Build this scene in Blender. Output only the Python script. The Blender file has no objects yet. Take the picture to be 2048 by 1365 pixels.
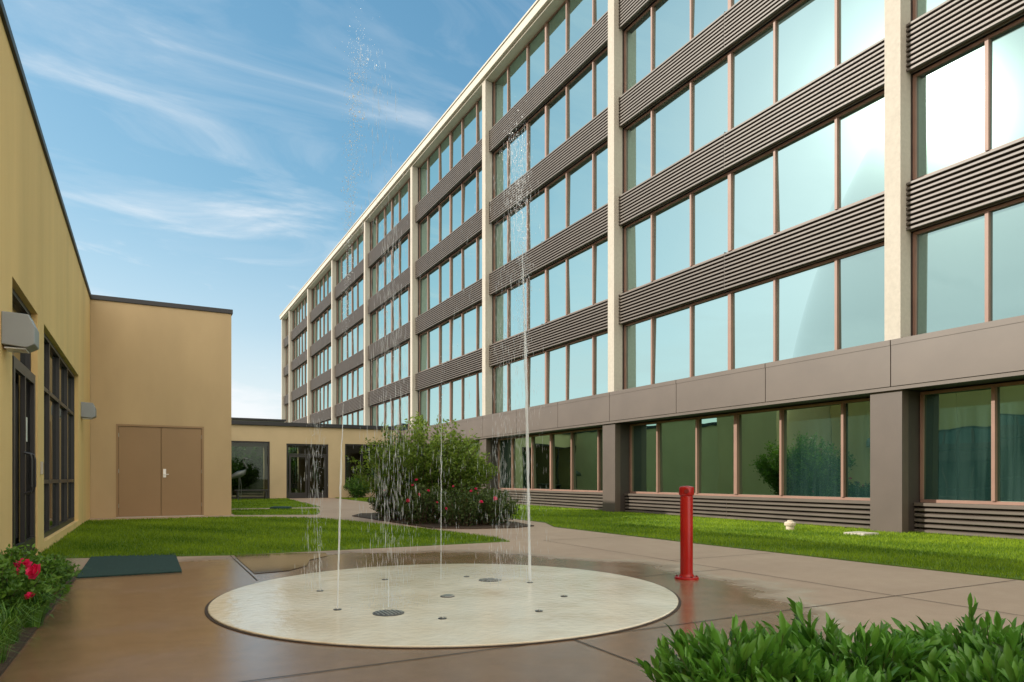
import bpy, math, random
import numpy as np
from mathutils import Vector, Matrix
R = math.radians
random.seed(7); rng = np.random.default_rng(11)
col = bpy.context.scene.collection
TH = R(28.14); SN, CS = math.sin(TH), math.cos(TH); F = 1365.0

def G(px, py):                       # survey helper: photo point on the ground -> world x, y
    d = F/(py-957.0); a = (px-1024)/F
    return d*(a*CS+SN), d*(-a*SN+CS)

# ------------------------------------------------------------------ node helpers
class NT:
    def __init__(s, tree): s.t = tree; s.n = tree.nodes; s.l = tree.links
    def add(s, typ, props=None, **inp):
        n = s.n.new(typ)
        for k, v in (props or {}).items(): setattr(n, k, v)
        for k, v in inp.items(): s.set(n, k, v)
        return n
    def set(s, n, k, v):
        key = int(k[1:]) if k[0] == 'i' and k[1:].isdigit() else k.replace('_', ' ')
        sock = n.inputs[key]
        if isinstance(v, bpy.types.NodeSocket): s.l.new(v, sock)
        elif isinstance(v, bpy.types.Node): s.l.new(v.outputs[0], sock)
        else:
            if isinstance(v, tuple) and len(v) == 3 and sock.type == 'RGBA': v = v+(1,)
            sock.default_value = v
    def ramp(s, fac, stops):
        n = s.n.new('ShaderNodeValToRGB'); s.set(n, 'Fac', fac)
        e = n.color_ramp.elements
        while len(e) < len(stops): e.new(0.5)
        for el, (p, c) in zip(e, stops):
            el.position = p; el.color = (c+(1,)) if isinstance(c, tuple) else (c, c, c, 1)
        return n
    def mix(s, fac, a, b, blend='MIX'):
        n = s.n.new('ShaderNodeMix'); n.data_type = 'RGBA'; n.blend_type = blend
        s.set(n, 'i0', fac); s.set(n, 'i6', a); s.set(n, 'i7', b)
        return n.outputs[2]
    def math(s, op, a, b=0.0, c=None):
        n = s.n.new('ShaderNodeMath'); n.operation = op; s.set(n, 'i0', a); s.set(n, 'i1', b)
        if c is not None: s.set(n, 'i2', c)
        return n.outputs[0]
    def noise(s, vec, scale, detail=5, rough=.55, out=0):
        n = s.add('ShaderNodeTexNoise', None, Scale=scale, Detail=detail, Roughness=rough)
        s.l.new(vec, n.inputs['Vector']); return n.outputs[out]

def newmat(name):
    m = bpy.data.materials.new(name); m.use_nodes = True
    nt = NT(m.node_tree); b = m.node_tree.nodes['Principled BSDF']
    return m, nt, b

def simple(name, c, rough=.6, metal=0., var=.12, vs=3., bump=0., bs=40., stretch=None, spec=.5):
    m, nt, b = newmat(name)
    g = nt.add('ShaderNodeNewGeometry'); pos = g.outputs['Position']
    if stretch:
        mp = nt.add('ShaderNodeMapping'); nt.l.new(pos, mp.inputs['Vector']); mp.inputs['Scale'].default_value = stretch; pos2 = mp.outputs[0]
    else: pos2 = pos
    n = nt.noise(pos2, vs, 6)
    lo = tuple(x*(1-var) for x in c); hi = tuple(min(1, x*(1+var)) for x in c)
    r = nt.ramp(n, [(.3, lo), (.7, hi)])
    nt.set(b, 'Base_Color', r); b.inputs['Roughness'].default_value = rough; b.inputs['Metallic'].default_value = metal
    b.inputs['Specular IOR Level'].default_value = spec
    if bump:
        bn = nt.add('ShaderNodeBump', None, Strength=bump, Distance=.01, Height=nt.noise(pos, bs, 4))
        nt.set(b, 'Normal', bn)
    return m

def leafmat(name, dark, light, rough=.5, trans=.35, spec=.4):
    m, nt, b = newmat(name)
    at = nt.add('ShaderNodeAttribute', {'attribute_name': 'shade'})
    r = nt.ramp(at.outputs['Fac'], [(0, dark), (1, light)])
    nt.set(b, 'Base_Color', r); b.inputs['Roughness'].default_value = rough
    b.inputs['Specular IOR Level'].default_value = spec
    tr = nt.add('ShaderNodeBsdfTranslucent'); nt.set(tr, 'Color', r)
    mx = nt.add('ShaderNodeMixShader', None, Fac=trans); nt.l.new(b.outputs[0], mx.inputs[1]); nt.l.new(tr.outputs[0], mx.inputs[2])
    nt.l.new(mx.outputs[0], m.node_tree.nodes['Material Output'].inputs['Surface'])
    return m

def glassmat(name, tint, refl, dark, rough=.015, wav=.02, wscale=.5, transparent=False, haze=0., folds=None):
    m, nt, b = newmat(name)
    g = nt.add('ShaderNodeNewGeometry')
    bn = nt.add('ShaderNodeBump', None, Strength=wav, Distance=.3, Height=nt.noise(g.outputs['Position'], wscale, 2))
    gl = nt.add('ShaderNodeBsdfGlossy', None, Color=tint, Roughness=rough, Normal=bn)
    if haze:
        g2 = nt.add('ShaderNodeBsdfGlossy', None, Color=tint, Roughness=.16, Normal=bn)
        mh = nt.add('ShaderNodeMixShader', None, Fac=haze); nt.l.new(gl.outputs[0], mh.inputs[1]); nt.l.new(g2.outputs[0], mh.inputs[2]); gl = mh
    if transparent: di = nt.add('ShaderNodeBsdfTransparent', None, Color=dark)
    else:
        di = nt.add('ShaderNodeBsdfDiffuse', None, Color=dark)
        if folds:                       # drawn curtains behind the glass
            mp = nt.add('ShaderNodeMapping'); nt.l.new(g.outputs['Position'], mp.inputs['Vector']); mp.inputs['Scale'].default_value = (1, 1, .05)
            fn = nt.noise(mp.outputs[0], 9, 3); bgn = nt.noise(mp.outputs[0], .33, 2)
            c1 = nt.mix(nt.ramp(fn, [(.35, 0.), (.65, 1.)]).outputs[0], folds[0], folds[1])
            c2 = nt.mix(nt.ramp(bgn, [(.30, 0.), (.60, 1.)]).outputs[0], dark, c1); nt.set(di, 'Color', c2)
    lw = nt.add('ShaderNodeLayerWeight', None, Blend=.35)
    f = nt.math('MULTIPLY_ADD', lw.outputs['Fresnel'], 1-refl, refl)
    mx = nt.add('ShaderNodeMixShader'); nt.set(mx, 'Fac', f)
    nt.l.new(di.outputs[0], mx.inputs[1]); nt.l.new(gl.outputs[0], mx.inputs[2])
    nt.l.new(mx.outputs[0], m.node_tree.nodes['Material Output'].inputs['Surface'])
    return m

M = {}
M['column'] = simple('pebble_concrete', (.47, .425, .36), .85, var=.07, vs=14, bump=.2, bs=90)
M['roofedge'] = simple('cream_roof_edge', (.56, .51, .43), .7, var=.05)
M['louver'] = simple('brown_louvre_metal', (.118, .095, .078), .45, var=.10, vs=2, spec=.5)
M['panel'] = simple('taupe_metal_panel', (.115, .089, .072), .45, var=.08, vs=1.2)
M['pier'] = simple('taupe_pier_paint', (.092, .069, .055), .5, var=.08, vs=2)
M['mullion'] = simple('terracotta_mullion', (.26, .145, .105), .5, var=.08)
M['darkframe'] = simple('dark_bronze_frame', (.025, .022, .022), .4, var=.1)
M['jamb'] = simple('dark_brown_jamb', (.045, .034, .030), .5, var=.1)
M['black'] = simple('black_roof_cap', (.018, .018, .022), .5, var=.1)
M['soffit'] = simple('dark_soffit', (.05, .04, .036), .7)
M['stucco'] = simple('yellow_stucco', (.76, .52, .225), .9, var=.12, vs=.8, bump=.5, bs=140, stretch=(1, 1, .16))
M['stucco2'] = simple('tan_stucco', (.48, .355, .205), .9, var=.08, vs=.9, bump=.5, bs=140, stretch=(1, 1, .4))
M['stucco3'] = simple('pale_tan_stucco', (.52, .40, .245), .9, var=.06, vs=.9, bump=.3, bs=100)
M['door'] = simple('tan_painted_steel', (.29, .180, .088), .5, var=.05, vs=1)
M['steel'] = simple('brushed_steel', (.6, .58, .55), .3, .9, var=.06)
M['sconce'] = simple('grey_cast_metal', (.27, .29, .31), .5, .3, var=.05)
M['lens'] = simple('frosted_lens', (.55, .56, .58), .3, var=.04)
M['red'] = simple('glossy_red_paint', (.36, .008, .007), .25, var=.08, vs=6, spec=.4)
M['dkred'] = simple('dark_red_paint', (.16, .006, .006), .4)
M['mat'] = simple('green_mat_pile', (.016, .050, .045), .95, var=.25, vs=30, bump=.5, bs=300)
M['soil'] = simple('dark_mulch', (.060, .036, .022), .95, var=.5, vs=30, bump=1, bs=60)
M['plastic'] = simple('beige_plastic', (.62, .52, .40), .5)
M['grate'] = simple('dark_grate', (.075, .078, .075), .3, .4)
M['joint'] = simple('dark_joint', (.06, .038, .026), .9)
M['bark'] = simple('grey_brown_bark', (.12, .08, .05), .9, var=.3, vs=30)
M['stemg'] = simple('green_stem', (.08, .12, .03), .7)
M['interior'] = simple('dark_interior', (.03, .03, .028), .9)
M['bronze'] = simple('weathered_bronze', (.13, .14, .13), .5, .6, var=.2)
M['wing'] = simple('grey_roof_wall', (.10, .11, .08), .8)
M['paper'] = simple('white_paper', (.75, .75, .72), .7)
M['glass'] = glassmat('teal_reflective_glass', (.50, .71, .69), .55, (.038, .078, .076), .018, .02, .35, haze=.035)
M['gglass'] = glassmat('green_reflective_glass', (.32, .54, .44), .48, (.010, .034, .034), .012, .02, .6, folds=((.018, .050, .042), (.065, .13, .11)))
M['dglass'] = glassmat('dark_storefront_glass', (.80, .85, .85), .10, (.012, .012, .012), .01, .01)
M['cglass'] = glassmat('clear_storefront_glass', (.24, .27, .27), .03, (.50, .56, .50), .01, .01, transparent=True)
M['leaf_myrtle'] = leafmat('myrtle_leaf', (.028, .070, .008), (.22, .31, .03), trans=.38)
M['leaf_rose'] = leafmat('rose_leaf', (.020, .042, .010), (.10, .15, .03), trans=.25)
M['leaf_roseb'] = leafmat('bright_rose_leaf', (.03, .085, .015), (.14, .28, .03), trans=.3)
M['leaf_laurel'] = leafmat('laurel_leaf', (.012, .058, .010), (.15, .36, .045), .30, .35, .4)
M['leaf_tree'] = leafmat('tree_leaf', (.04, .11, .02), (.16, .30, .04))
M['grass'] = leafmat('grass_blade', (.065, .145, .006), (.34, .46, .025), .6, .42, .2)
M['strap'] = leafmat('strap_leaf', (.035, .11, .015), (.16, .33, .04), .4, .3)
M['petal'] = leafmat('rose_petal', (.70, .010, .09), (.92, .05, .20), .5, .3)
M['puddle'] = simple('standing_water', (.085, .055, .035), .05, var=.2, vs=2, bump=.03, bs=6)

# lawn ground
m, nt, b = newmat('lawn_turf'); g = nt.add('ShaderNodeNewGeometry'); P_ = g.outputs['Position']
n1 = nt.noise(P_, 1.2, 4); n2 = nt.noise(P_, 40, 5, .7)
c = nt.mix(nt.math('MULTIPLY', n2, 1.0), (.030, .080, .006), (.17, .29, .015))
c = nt.mix(nt.ramp(n1, [(.35, 0.), (.7, .35)]).outputs[0], c, (.22, .30, .03))
nt.set(b, 'Base_Color', c); b.inputs['Roughness'].default_value = .9
nt.set(b, 'Normal', nt.add('ShaderNodeBump', None, Strength=.8, Distance=.03, Height=n2)); M['lawn'] = m
# far ground
M['ground'] = simple('far_ground', (.10, .11, .06), .95, var=.3, vs=.2)
# paving
m, nt, b = newmat('brown_concrete_paving'); g = nt.add('ShaderNodeNewGeometry'); P_ = g.outputs['Position']
sb = nt.add('ShaderNodeVectorMath', {'operation': 'DISTANCE'}); nt.l.new(P_, sb.inputs[0]); sb.inputs[1].default_value = (1.5, 5.6, 0)
nb = nt.noise(P_, .9, 5, .6); nm = nt.noise(P_, 5, 6, .65); nf = nt.noise(P_, 90, 3, .7); nl = nt.noise(P_, .6, 4, .6)
dd = nt.math('ADD', sb.outputs['Value'], nt.math('MULTIPLY', nb, -1.8))
wet = nt.add('ShaderNodeMapRange', None); nt.set(wet, 'i0', dd); wet.inputs[1].default_value = 2.5; wet.inputs[2].default_value = 3.1; wet.inputs[3].default_value = 1; wet.inputs[4].default_value = 0
dry = nt.mix(nm, (.41, .28, .195), (.53, .38, .275)); wetc = nt.mix(nm, (.20, .108, .056), (.33, .195, .112))
dry = nt.mix(nt.ramp(nl, [(.35, 0.), (.7, .4)]).outputs[0], dry, (.33, .215, .15))
cc = nt.mix(wet.outputs[0], dry, wetc); cc = nt.mix(nt.ramp(nf, [(.35, 0.), (.75, .25)]).outputs[0], cc, (.14, .10, .072))
nt.set(b, 'Base_Color', cc)
rw = nt.ramp(nt.noise(P_, .9, 3), [(.38, .03), (.64, .24)]).outputs[0]
rg = nt.mix(wet.outputs[0], (.8, .8, .8), rw); nt.set(b, 'Roughness', rg)
nt.set(b, 'Normal', nt.add('ShaderNodeBump', None, Strength=.10, Distance=.01, Height=nf)); M['paving'] = m
# pad
m, nt, b = newmat('cream_pad_concrete'); g = nt.add('ShaderNodeNewGeometry'); P_ = g.outputs['Position']
nm = nt.noise(P_, 1.6, 7, .6); nf = nt.noise(P_, 60, 3, .7); nr = nt.noise(P_, 16, 3)
cc = nt.ramp(nm, [(.3, (.74, .61, .44)), (.5, (.87, .77, .61)), (.75, (.92, .85, .72))]).outputs[0]
cc = nt.mix(nt.ramp(nf, [(.5, 0.), (.8, .2)]).outputs[0], cc, (.54, .43, .31))
nt.set(b, 'Base_Color', cc); nt.set(b, 'Roughness', nt.ramp(nt.noise(P_, 1.3, 3), [(.36, .03), (.66, .24)]).outputs[0])
nt.set(b, 'Normal', nt.add('ShaderNodeBump', None, Strength=.45, Distance=.010, Height=nr)); M['pad'] = m
# water
m, nt, b = newmat('splashing_water')
b.inputs['Base Color'].default_value = (.95, .97, 1, 1); b.inputs['Roughness'].default_value = .08
tr = nt.add('ShaderNodeBsdfTransparent'); tl = nt.add('ShaderNodeBsdfTranslucent', None, Color=(.95, .97, 1))
m1 = nt.add('ShaderNodeMixShader', None, Fac=.5); nt.l.new(b.outputs[0], m1.inputs[1]); nt.l.new(tl.outputs[0], m1.inputs[2])
m2 = nt.add('ShaderNodeMixShader', None, Fac=.45); nt.l.new(m1.outputs[0], m2.inputs[1]); nt.l.new(tr.outputs[0], m2.inputs[2])
nt.l.new(m2.outputs[0], m.node_tree.nodes['Material Output'].inputs['Surface']); M['water'] = m

# ------------------------------------------------------------------ mesh helpers
ORG = {}
class MB:
    def __init__(s): s.v = []; s.f = []
    def box(s, x0, x1, y0, y1, z0, z1):
        b = len(s.v)
        s.v += [(x0,y0,z0),(x1,y0,z0),(x1,y1,z0),(x0,y1,z0),(x0,y0,z1),(x1,y0,z1),(x1,y1,z1),(x0,y1,z1)]
        s.f += [tuple(b+i for i in q) for q in ((0,3,2,1),(4,5,6,7),(0,1,5,4),(1,2,6,5),(2,3,7,6),(3,0,4,7))]
        return s
    def quad(s, *p):
        b = len(s.v); s.v += list(p); s.f.append(tuple(range(b, b+len(p)))); return s
    def prism_y(s, prof, y0, y1):                 # profile in x,z
        b = len(s.v); n = len(prof)
        s.v += [(x, y0, z) for x, z in prof]+[(x, y1, z) for x, z in prof]
        s.f.append(tuple(b+i for i in range(n))); s.f.append(tuple(b+n+i for i in reversed(range(n))))
        for i in range(n):
            j = (i+1) % n; s.f.append((b+i, b+n+i, b+n+j, b+j))
        return s
    def tube(s, pts, rad, n=8, cap=True):
        pts = [Vector(p) for p in pts]
        if not isinstance(rad, (list, tuple)): rad = [rad]*len(pts)
        b = len(s.v)
        for i, p in enumerate(pts):
            t = (pts[min(i+1, len(pts)-1)]-pts[max(i-1, 0)]).normalized()
            a = t.cross(Vector((0, 0, 1)) if abs(t.z) < .9 else Vector((1, 0, 0))).normalized(); c = t.cross(a)
            for k in range(n):
                q = 2*math.pi*k/n; s.v.append(tuple(p+(a*math.cos(q)+c*math.sin(q))*rad[i]))
        for i in range(len(pts)-1):
            for k in range(n):
                s.f.append((b+i*n+k, b+i*n+(k+1) % n, b+(i+1)*n+(k+1) % n, b+(i+1)*n+k))
        if cap:
            s.f.append(tuple(b+k for k in reversed(range(n)))); s.f.append(tuple(b+(len(pts)-1)*n+k for k in range(n)))
        return s
    def lathe(s, prof, cx, cy, n=32):
        b = len(s.v)
        for r, z in prof:
            for k in range(n):
                q = 2*math.pi*k/n; s.v.append((cx+r*math.cos(q), cy+r*math.sin(q), z))
        for i in range(len(prof)-1):
            for k in range(n):
                s.f.append((b+i*n+k, b+i*n+(k+1) % n, b+(i+1)*n+(k+1) % n, b+(i+1)*n+k))
        s.f.append(tuple(b+k for k in reversed(range(n)))); s.f.append(tuple(b+(len(prof)-1)*n+k for k in range(n)))
        return s
    def mesh(s, name, mat, o=(0, 0, 0)):
        me = bpy.data.meshes.new(name)
        me.from_pydata([(x-o[0], y-o[1], z-o[2]) for x, y, z in s.v], [], s.f)
        if mat: me.materials.append(mat)
        me.update(); return me
    def build(s, name, mat, parent=None, smooth=False, bevel=0, loc=None):
        o_ = ORG.get(parent.name, (0, 0, 0)) if parent else (loc or (0, 0, 0))
        me = s.mesh(name, mat, o_)
        ob = link(name, me, parent)
        if not parent: ob.location = o_
        ORG[ob.name] = o_
        if smooth:
            for p in me.polygons: p.use_smooth = True
        if smooth: 
            try: me.set_sharp_from_angle(angle=R(40))
            except Exception: pass
        if bevel:
            bv = ob.modifiers.new('bevel', 'BEVEL'); bv.width = bevel; bv.segments = 2; bv.limit_method = 'ANGLE'
        return ob
def link(name, me, parent=None):
    ob = bpy.data.objects.new(name, me); col.objects.link(ob)
    if parent: ob.parent = parent
    return ob
def tag(o, label=None, cat=None, group=None, kind=None):
    for k, v in (('label', label), ('category', cat), ('group', group), ('kind', kind)):
        if v: o[k] = v
    return o
def thing(name, loc, label, cat, group=None):
    o = bpy.data.objects.new(name, None); col.objects.link(o); o.location = loc; o.empty_display_size = .2
    ORG[o.name] = tuple(loc); return tag(o, label, cat, group)
def copy_tree(o, parent=None):
    c = o.copy(); col.objects.link(c); c.parent = parent
    if o.name in ORG: ORG[c.name] = ORG[o.name]
    for ch in list(o.children): copy_tree(ch, c)
    return c
def structure(name, mb, mat):
    o = mb.build(name, mat); o['kind'] = 'structure'; return o
def npmesh(name, V, Fc, mat, shade=None):
    me = bpy.data.meshes.new(name); nv = len(V); nf = len(Fc); k = Fc.shape[1]
    me.vertices.add(nv); me.vertices.foreach_set('co', V.astype(np.float32).ravel())
    me.loops.add(nf*k); me.loops.foreach_set('vertex_index', Fc.astype(np.int32).ravel())
    me.polygons.add(nf); me.polygons.foreach_set('loop_start', np.arange(0, nf*k, k, dtype=np.int32))
    me.polygons.foreach_set('loop_total', np.full(nf, k, dtype=np.int32))
    me.update(calc_edges=True)
    if shade is not None:
        at = me.attributes.new('shade', 'FLOAT', 'FACE'); at.data.foreach_set('value', shade.astype(np.float32))
    me.materials.append(mat); return me
def unit(a): return a/np.maximum(np.linalg.norm(a, axis=1, keepdims=True), 1e-9)
def leaf_mesh(name, P, D, L, W, mat, shade, simple_=True):
    n = len(P); D = unit(D); rnd = rng.normal(size=(n, 3)); S = unit(np.cross(D, rnd)); N = np.cross(S, D)
    N = np.where(N[:, 2:3] < 0, -N, N)
    L = np.broadcast_to(L, n)[:, None]; W = np.broadcast_to(W, n)[:, None]
    if simple_:
        V = np.stack([P, P+D*L*.45+S*W*.5+N*W*.18, P+D*L-N*L*.12, P+D*L*.45-S*W*.5+N*W*.18], 1).reshape(-1, 3)
        b = np.arange(n)[:, None]*4; Fc = np.concatenate([b+[0, 1, 2], b+[0, 2, 3]], 1).reshape(-1, 3)
        return npmesh(name, V, Fc, mat, np.repeat(shade, 2))
    ts = [(0, .05, 0), (.3, .42, .02), (.6, .5, .0), (.85, .27, -.06), (1, .0, -.14)]
    rows = []
    for t, w, dr in ts:
        mid = P+D*L*t+N*L*dr
        rows += [mid+S*W*w+N*W*w*.35, mid, mid-S*W*w+N*W*w*.35]
    V = np.stack(rows, 1).reshape(-1, 3); b = np.arange(n)[:, None]*15; fs = []
    for i in range(4):
        for j in range(2): fs.append(b+[i*3+j, i*3+j+1, i*3+j+4, i*3+j+3])
    Fc = np.concatenate(fs, 1).reshape(-1, 4)
    me = npmesh(name, V, Fc, mat, np.repeat(shade, 8))
    me.polygons.foreach_set('use_smooth', np.ones(len(me.polygons), dtype=bool)); return me

# ------------------------------------------------------------------ setting
structure('ground', MB().quad((-900, -900, -.03), (900, -900, -.03), (900, 900, -.03), (-900, 900, -.03)), M['ground'])
structure('plaza_paving', MB().box(-20, 14, -14, 60, -.3, 0), M['paving'])
jm = MB()
def jl(x0, y0, x1, y1, w=.011):
    d = Vector((x1-x0, y1-y0)); n = Vector((-d.y, d.x)).normalized()*w/2
    jm.quad((x0+n.x, y0+n.y, .004), (x0-n.x, y0-n.y, .004), (x1-n.x, y1-n.y, .004), (x1+n.x, y1+n.y, .004))
jl(-.6, 3.57, 7.5, 3.57); jl(2.33, -6, 2.33, 3.55); jl(.95, 7.05, .95, 9.5); jl(5.6, -6, 5.6, 9.4); jl(-.6, -6, -.6, 3.5)
jl(5.6, 6.4, 7.4, 6.4); jl(5.6, 9.4, 7.4, 9.4); jl(5.05, 12.5, 7.4, 12.0); jl(3.9, 17, 4.8, 17.4); jl(4.3, 20, 8, 20.2); jl(5, 24, 8, 24); jl(5.6, 28, 8.1, 28)
jl(4.3, 5.5, 5.6, 5.5)
structure('paving_joints', jm, M['joint'])
pm = MB(); pp = [(.99, 7.55), (1.35, 7.62), (1.6, 7.95), (1.75, 8.5), (2.05, 8.85), (2.1, 9.2), (1.7, 9.38), (1.3, 9.42), (.99, 9.44)]
pm.quad(*[(x, y, .006) for x, y in pp]); structure('puddle', pm, M['puddle'])

def poly_sheet(name, pts, mat, z0=-.05, z1=.012):
    mb = MB(); n = len(pts); b = 0
    mb.v = [(x, y, z1) for x, y in pts]+[(x, y, z0) for x, y in pts]
    mb.f = [tuple(range(n))]+[(i, i+n, (i+1) % n+n, (i+1) % n) for i in range(n)]
    return structure(name, mb, mat)
lawnA = [(-1.22, 10.25), (.2, 9.75), (1.0, 9.5), (5.04, 9.5), (5.12, 10.2), (4.93, 11.7), (4.5, 14.2), (3.8, 17.1), (2.6, 18.3), (1.9, 18.7), (-1.22, 18.7)]
lawnB = [(2.1, 19.8), (4.1, 19.0), (4.45, 20.2), (4.9, 22.5), (2.1, 23.0)]
lawnC = [(2.1, 24.1), (5.3, 24.0), (6.0, 34.6), (2.1, 34.6)]
lawnD = [(7.6, -9), (7.55, 3.5), (7.4, 8), (7.35, 11.9), (7.9, 13.2), (8.0, 20), (8.35, 34.6), (12.28, 34.6), (12.28, -9)]
for p_ in (lawnA, lawnB, lawnC, lawnD): poly_sheet('lawn', p_, M['lawn'])
bedA = [(4.95, 13.6), (5.0, 12.7), (5.6, 12.2), (6.5, 12.0), (7.1, 12.3), (7.3, 13.4), (7.25, 17), (6.3, 18.8), (5.3, 18.9), (4.75, 17.8)]
bedB = [(-1.24, 3.0), (-.66, 3.0), (-.62, 8.4), (-1.24, 8.4)]
bedC = [(1.65, 2.15), (1.95, 2.4), (3.2, 2.0), (4.4, 1.5), (4.4, -.5), (1.2, -.2)]
for p_ in (bedA, bedB, bedC): poly_sheet('planting_bed', p_, M['soil'], z1=.02)

def inpoly(x, y, poly):
    r = np.zeros(len(x), bool); n = len(poly)
    for i in range(n):
        x0, y0 = poly[i]; x1, y1 = poly[(i+1) % n]
        if y0 == y1: continue
        c = ((y0 > y) != (y1 > y)) & (x < (x1-x0)*(y-y0)/(y1-y0)+x0); r ^= c
    return r
def grass(name, poly, dens):
    xs = [p[0] for p in poly]; ys = [max(p[1], .5) for p in poly]
    A = (max(xs)-min(xs))*(max(ys)-min(ys)); n = int(A*dens)
    x = rng.uniform(min(xs), max(xs), n); y = rng.uniform(min(ys), max(ys), n)
    d = x*SN+y*CS; keep = inpoly(x, y, poly) & (rng.random(n) < np.minimum(1, (8.5/np.maximum(d, 1))**1.6))
    x = x[keep]; y = y[keep]; d = d[keep]; n = len(x)
    wd = .0045*np.maximum(1, d/8.5)**.9*rng.uniform(.7, 1.3, n); h = rng.uniform(.022, .058, n)
    a = rng.uniform(0, 2*np.pi, n); S = np.stack([np.cos(a), np.sin(a), 0*a], 1)*wd[:, None]
    B = np.stack([x, y, np.full(n, .006)], 1); tilt = rng.normal(0, .35, (n, 2))*h[:, None]
    T = B+np.stack([tilt[:, 0], tilt[:, 1], h], 1)
    V = np.stack([B-S, B+S, T], 1).reshape(-1, 3); Fc = np.arange(3*n).reshape(-1, 3)
    patch = .50+.25*np.sin(x*1.3+np.sin(y*.9)*1.5)*np.cos(y*1.1)+.12*np.sin(x*4.1+y*2.3)
    sh = np.clip(patch+rng.normal(0, .26, n), 0, 1)
    o = link(name, npmesh(name, V, Fc, M['grass'], sh)); return o
for p_, lb, dn in ((lawnA, 'short green grass of the lawn between the splash pad and the tan double doors', 2600),
                   (lawnB, 'small green grass patch beyond the corner of the tan block', 2500),
                   (lawnC, 'green grass patch in front of the low rear connector wing', 2000),
                   (lawnD, 'long green grass strip along the foot of the glass building', 2400)):
    tag(grass('grass', p_, dn), lb, 'grass', kind='stuff')

# ------------------------------------------------------------------ main building
PB = 8.5; YC = 7.65; NB = range(-2, 8); YEND = 71.3
hb = thing('hotel_building', (12.5, 30, 0), 'long six storey building with teal mirror windows, cream columns and brown louvre bands', 'building')
HB = hb
MB().box(12.62, 27, YC-2*PB-.15, YEND, 0, 16.9).build('wall', M['soffit'], HB)
rs = MB().box(11.78, 27.3, YC-2*PB-.4, YEND+.3, 16.95, 17.27).build('roof_slab', M['roofedge'], HB, bevel=.02)
MB().box(11.74, 27.34, YC-2*PB-.44, YEND+.34, 17.272, 17.34).build('roof_cap', M['roofedge'], HB)
MB().box(11.90, 12.615, YC-2*PB-.2, YEND, 16.88, 16.948).build('roof_soffit', M['roofedge'], HB)
o0 = ORG[HB.name]
colm = MB().box(11.9, 12.20, YC-.15, YC+.15, 3.512, 16.875).mesh('column', M['column'], o0)
jbm = MB().box(12.202, 12.61, YC-.148, YC+.148, 3.512, 16.872).mesh('column_jamb', M['jamb'], o0)
piem = MB().box(11.93, 12.12, YC-.16, YC+.45, 0.0, 2.585).mesh('pier', M['pier'], o0)
pjm = MB().box(12.122, 12.612, YC-.158, YC+.448, 0.0, 2.582).mesh('pier_jamb', M['jamb'], o0)
def louver(z0, z1, x, y0, y1, n, xb):
    mb = MB(); mb.box(xb, xb+.03, y0, y1, z0, z1); p = (z1-z0)/n; hs = .004; mid = (y0+y1)/2
    for a, b_ in ((y0, mid-hs), (mid+hs, y1)):
        for i in range(n):
            z = z0+i*p
            mb.prism_y([(xb-.002, z+p*.32), (x+.02, z+p*.03), (x, z+p*.08), (x, z+p*.50), (x+.03, z+p*.62), (xb-.002, z+p*.76)], a, b_)
    mb.box(x+.01, xb-.003, mid-.003, mid+.003, z0, z1)
    return mb
bay0, bay1 = YC+.155, YC+PB-.155
MUL = (1.40, 2.93, 4.25, 5.57, 7.10)
def winframe(z0, z1, xf, xg, mull, b0, b1, wide):
    mb = MB(); mb.box(xf+.03, xg+.04, b0, b1, z0, z0+.055); mb.box(xf+.03, xg+.04, b0, b1, z1-.05, z1)
    for y in mull:
        w = .05 if abs(y-wide) < .01 else .028
        mb.box(xf, xg+.03, y-w, y+w, z0+.056, z1-.051)
    mb.box(xf+.02, xg+.03, b0, b0+.05, z0+.056, z1-.051); mb.box(xf+.02, xg+.03, b1-.05, b1, z0+.056, z1-.051)
    return mb
def panes(z0, z1, xg, mull, b0, b1, off):
    mb = MB(); ys = [b0]+list(mull)+[b1]
    for a, b_ in zip(ys[:-1], ys[1:]):
        tz = random.gauss(0, .006)*(z1-z0)/2; ty = random.gauss(0, .005)*(b_-a)/2
        mb.quad((xg-tz-ty, a+.01, z0+.01), (xg-tz+ty, b_-.01, z0+.01), (xg+tz+ty, b_-.01, z1-.01), (xg+tz-ty, a+.01, z1-.01))
    return mb
Z0, PF, WH = 3.505, 2.857, 1.955
wm = winframe(Z0, Z0+WH, 12.235, 12.29, [YC+m for m in MUL], bay0, bay1, YC+4.25).mesh('window_frame', M['mullion'], o0)
lm = louver(Z0+WH+.003, Z0+PF-.003, 12.06, bay0, bay1, 10, 12.18).mesh('louver_panel', M['louver'], o0)
gw = winframe(.56, 2.57, 12.43, 12.50, [YC+m for m in MUL], YC+.46, YC+PB-.17, YC+4.25).mesh('window_frame', M['mullion'], o0)
gl = louver(.02, .50, 12.28, YC+.46, YC+PB-.17, 5, 12.42).mesh('louver_panel', M['louver'], o0)
sm = MB().box(12.26, 12.5, YC+.46, YC+PB-.17, .502, .557).mesh('window_sill', M['panel'], o0)
yh1 = YEND-.31
hw = winframe(Z0, Z0+WH, 12.235, 12.29, [YC+m for m in MUL[:2]], bay0, bay0+yh1-(YC+7*PB+.155), YC+99).mesh('window_frame', M['mullion'], o0)
hl = louver(Z0+WH+.003, Z0+PF-.003, 12.06, bay0, bay0+yh1-(YC+7*PB+.155), 10, 12.18).mesh('louver_panel', M['louver'], o0)
fpm = MB().box(11.85, 11.95, YC+.01, YC+PB/3-.008, 2.66, 3.50); fpm.box(11.842, 11.849, YC+.01, YC+PB/3-.008, 3.40, 3.50); fpm.box(11.87, 11.96, YC+.0, YC+PB/3, 2.59, 2.655)
fpm = fpm.mesh('fascia_panel', M['panel'], o0)
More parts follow.
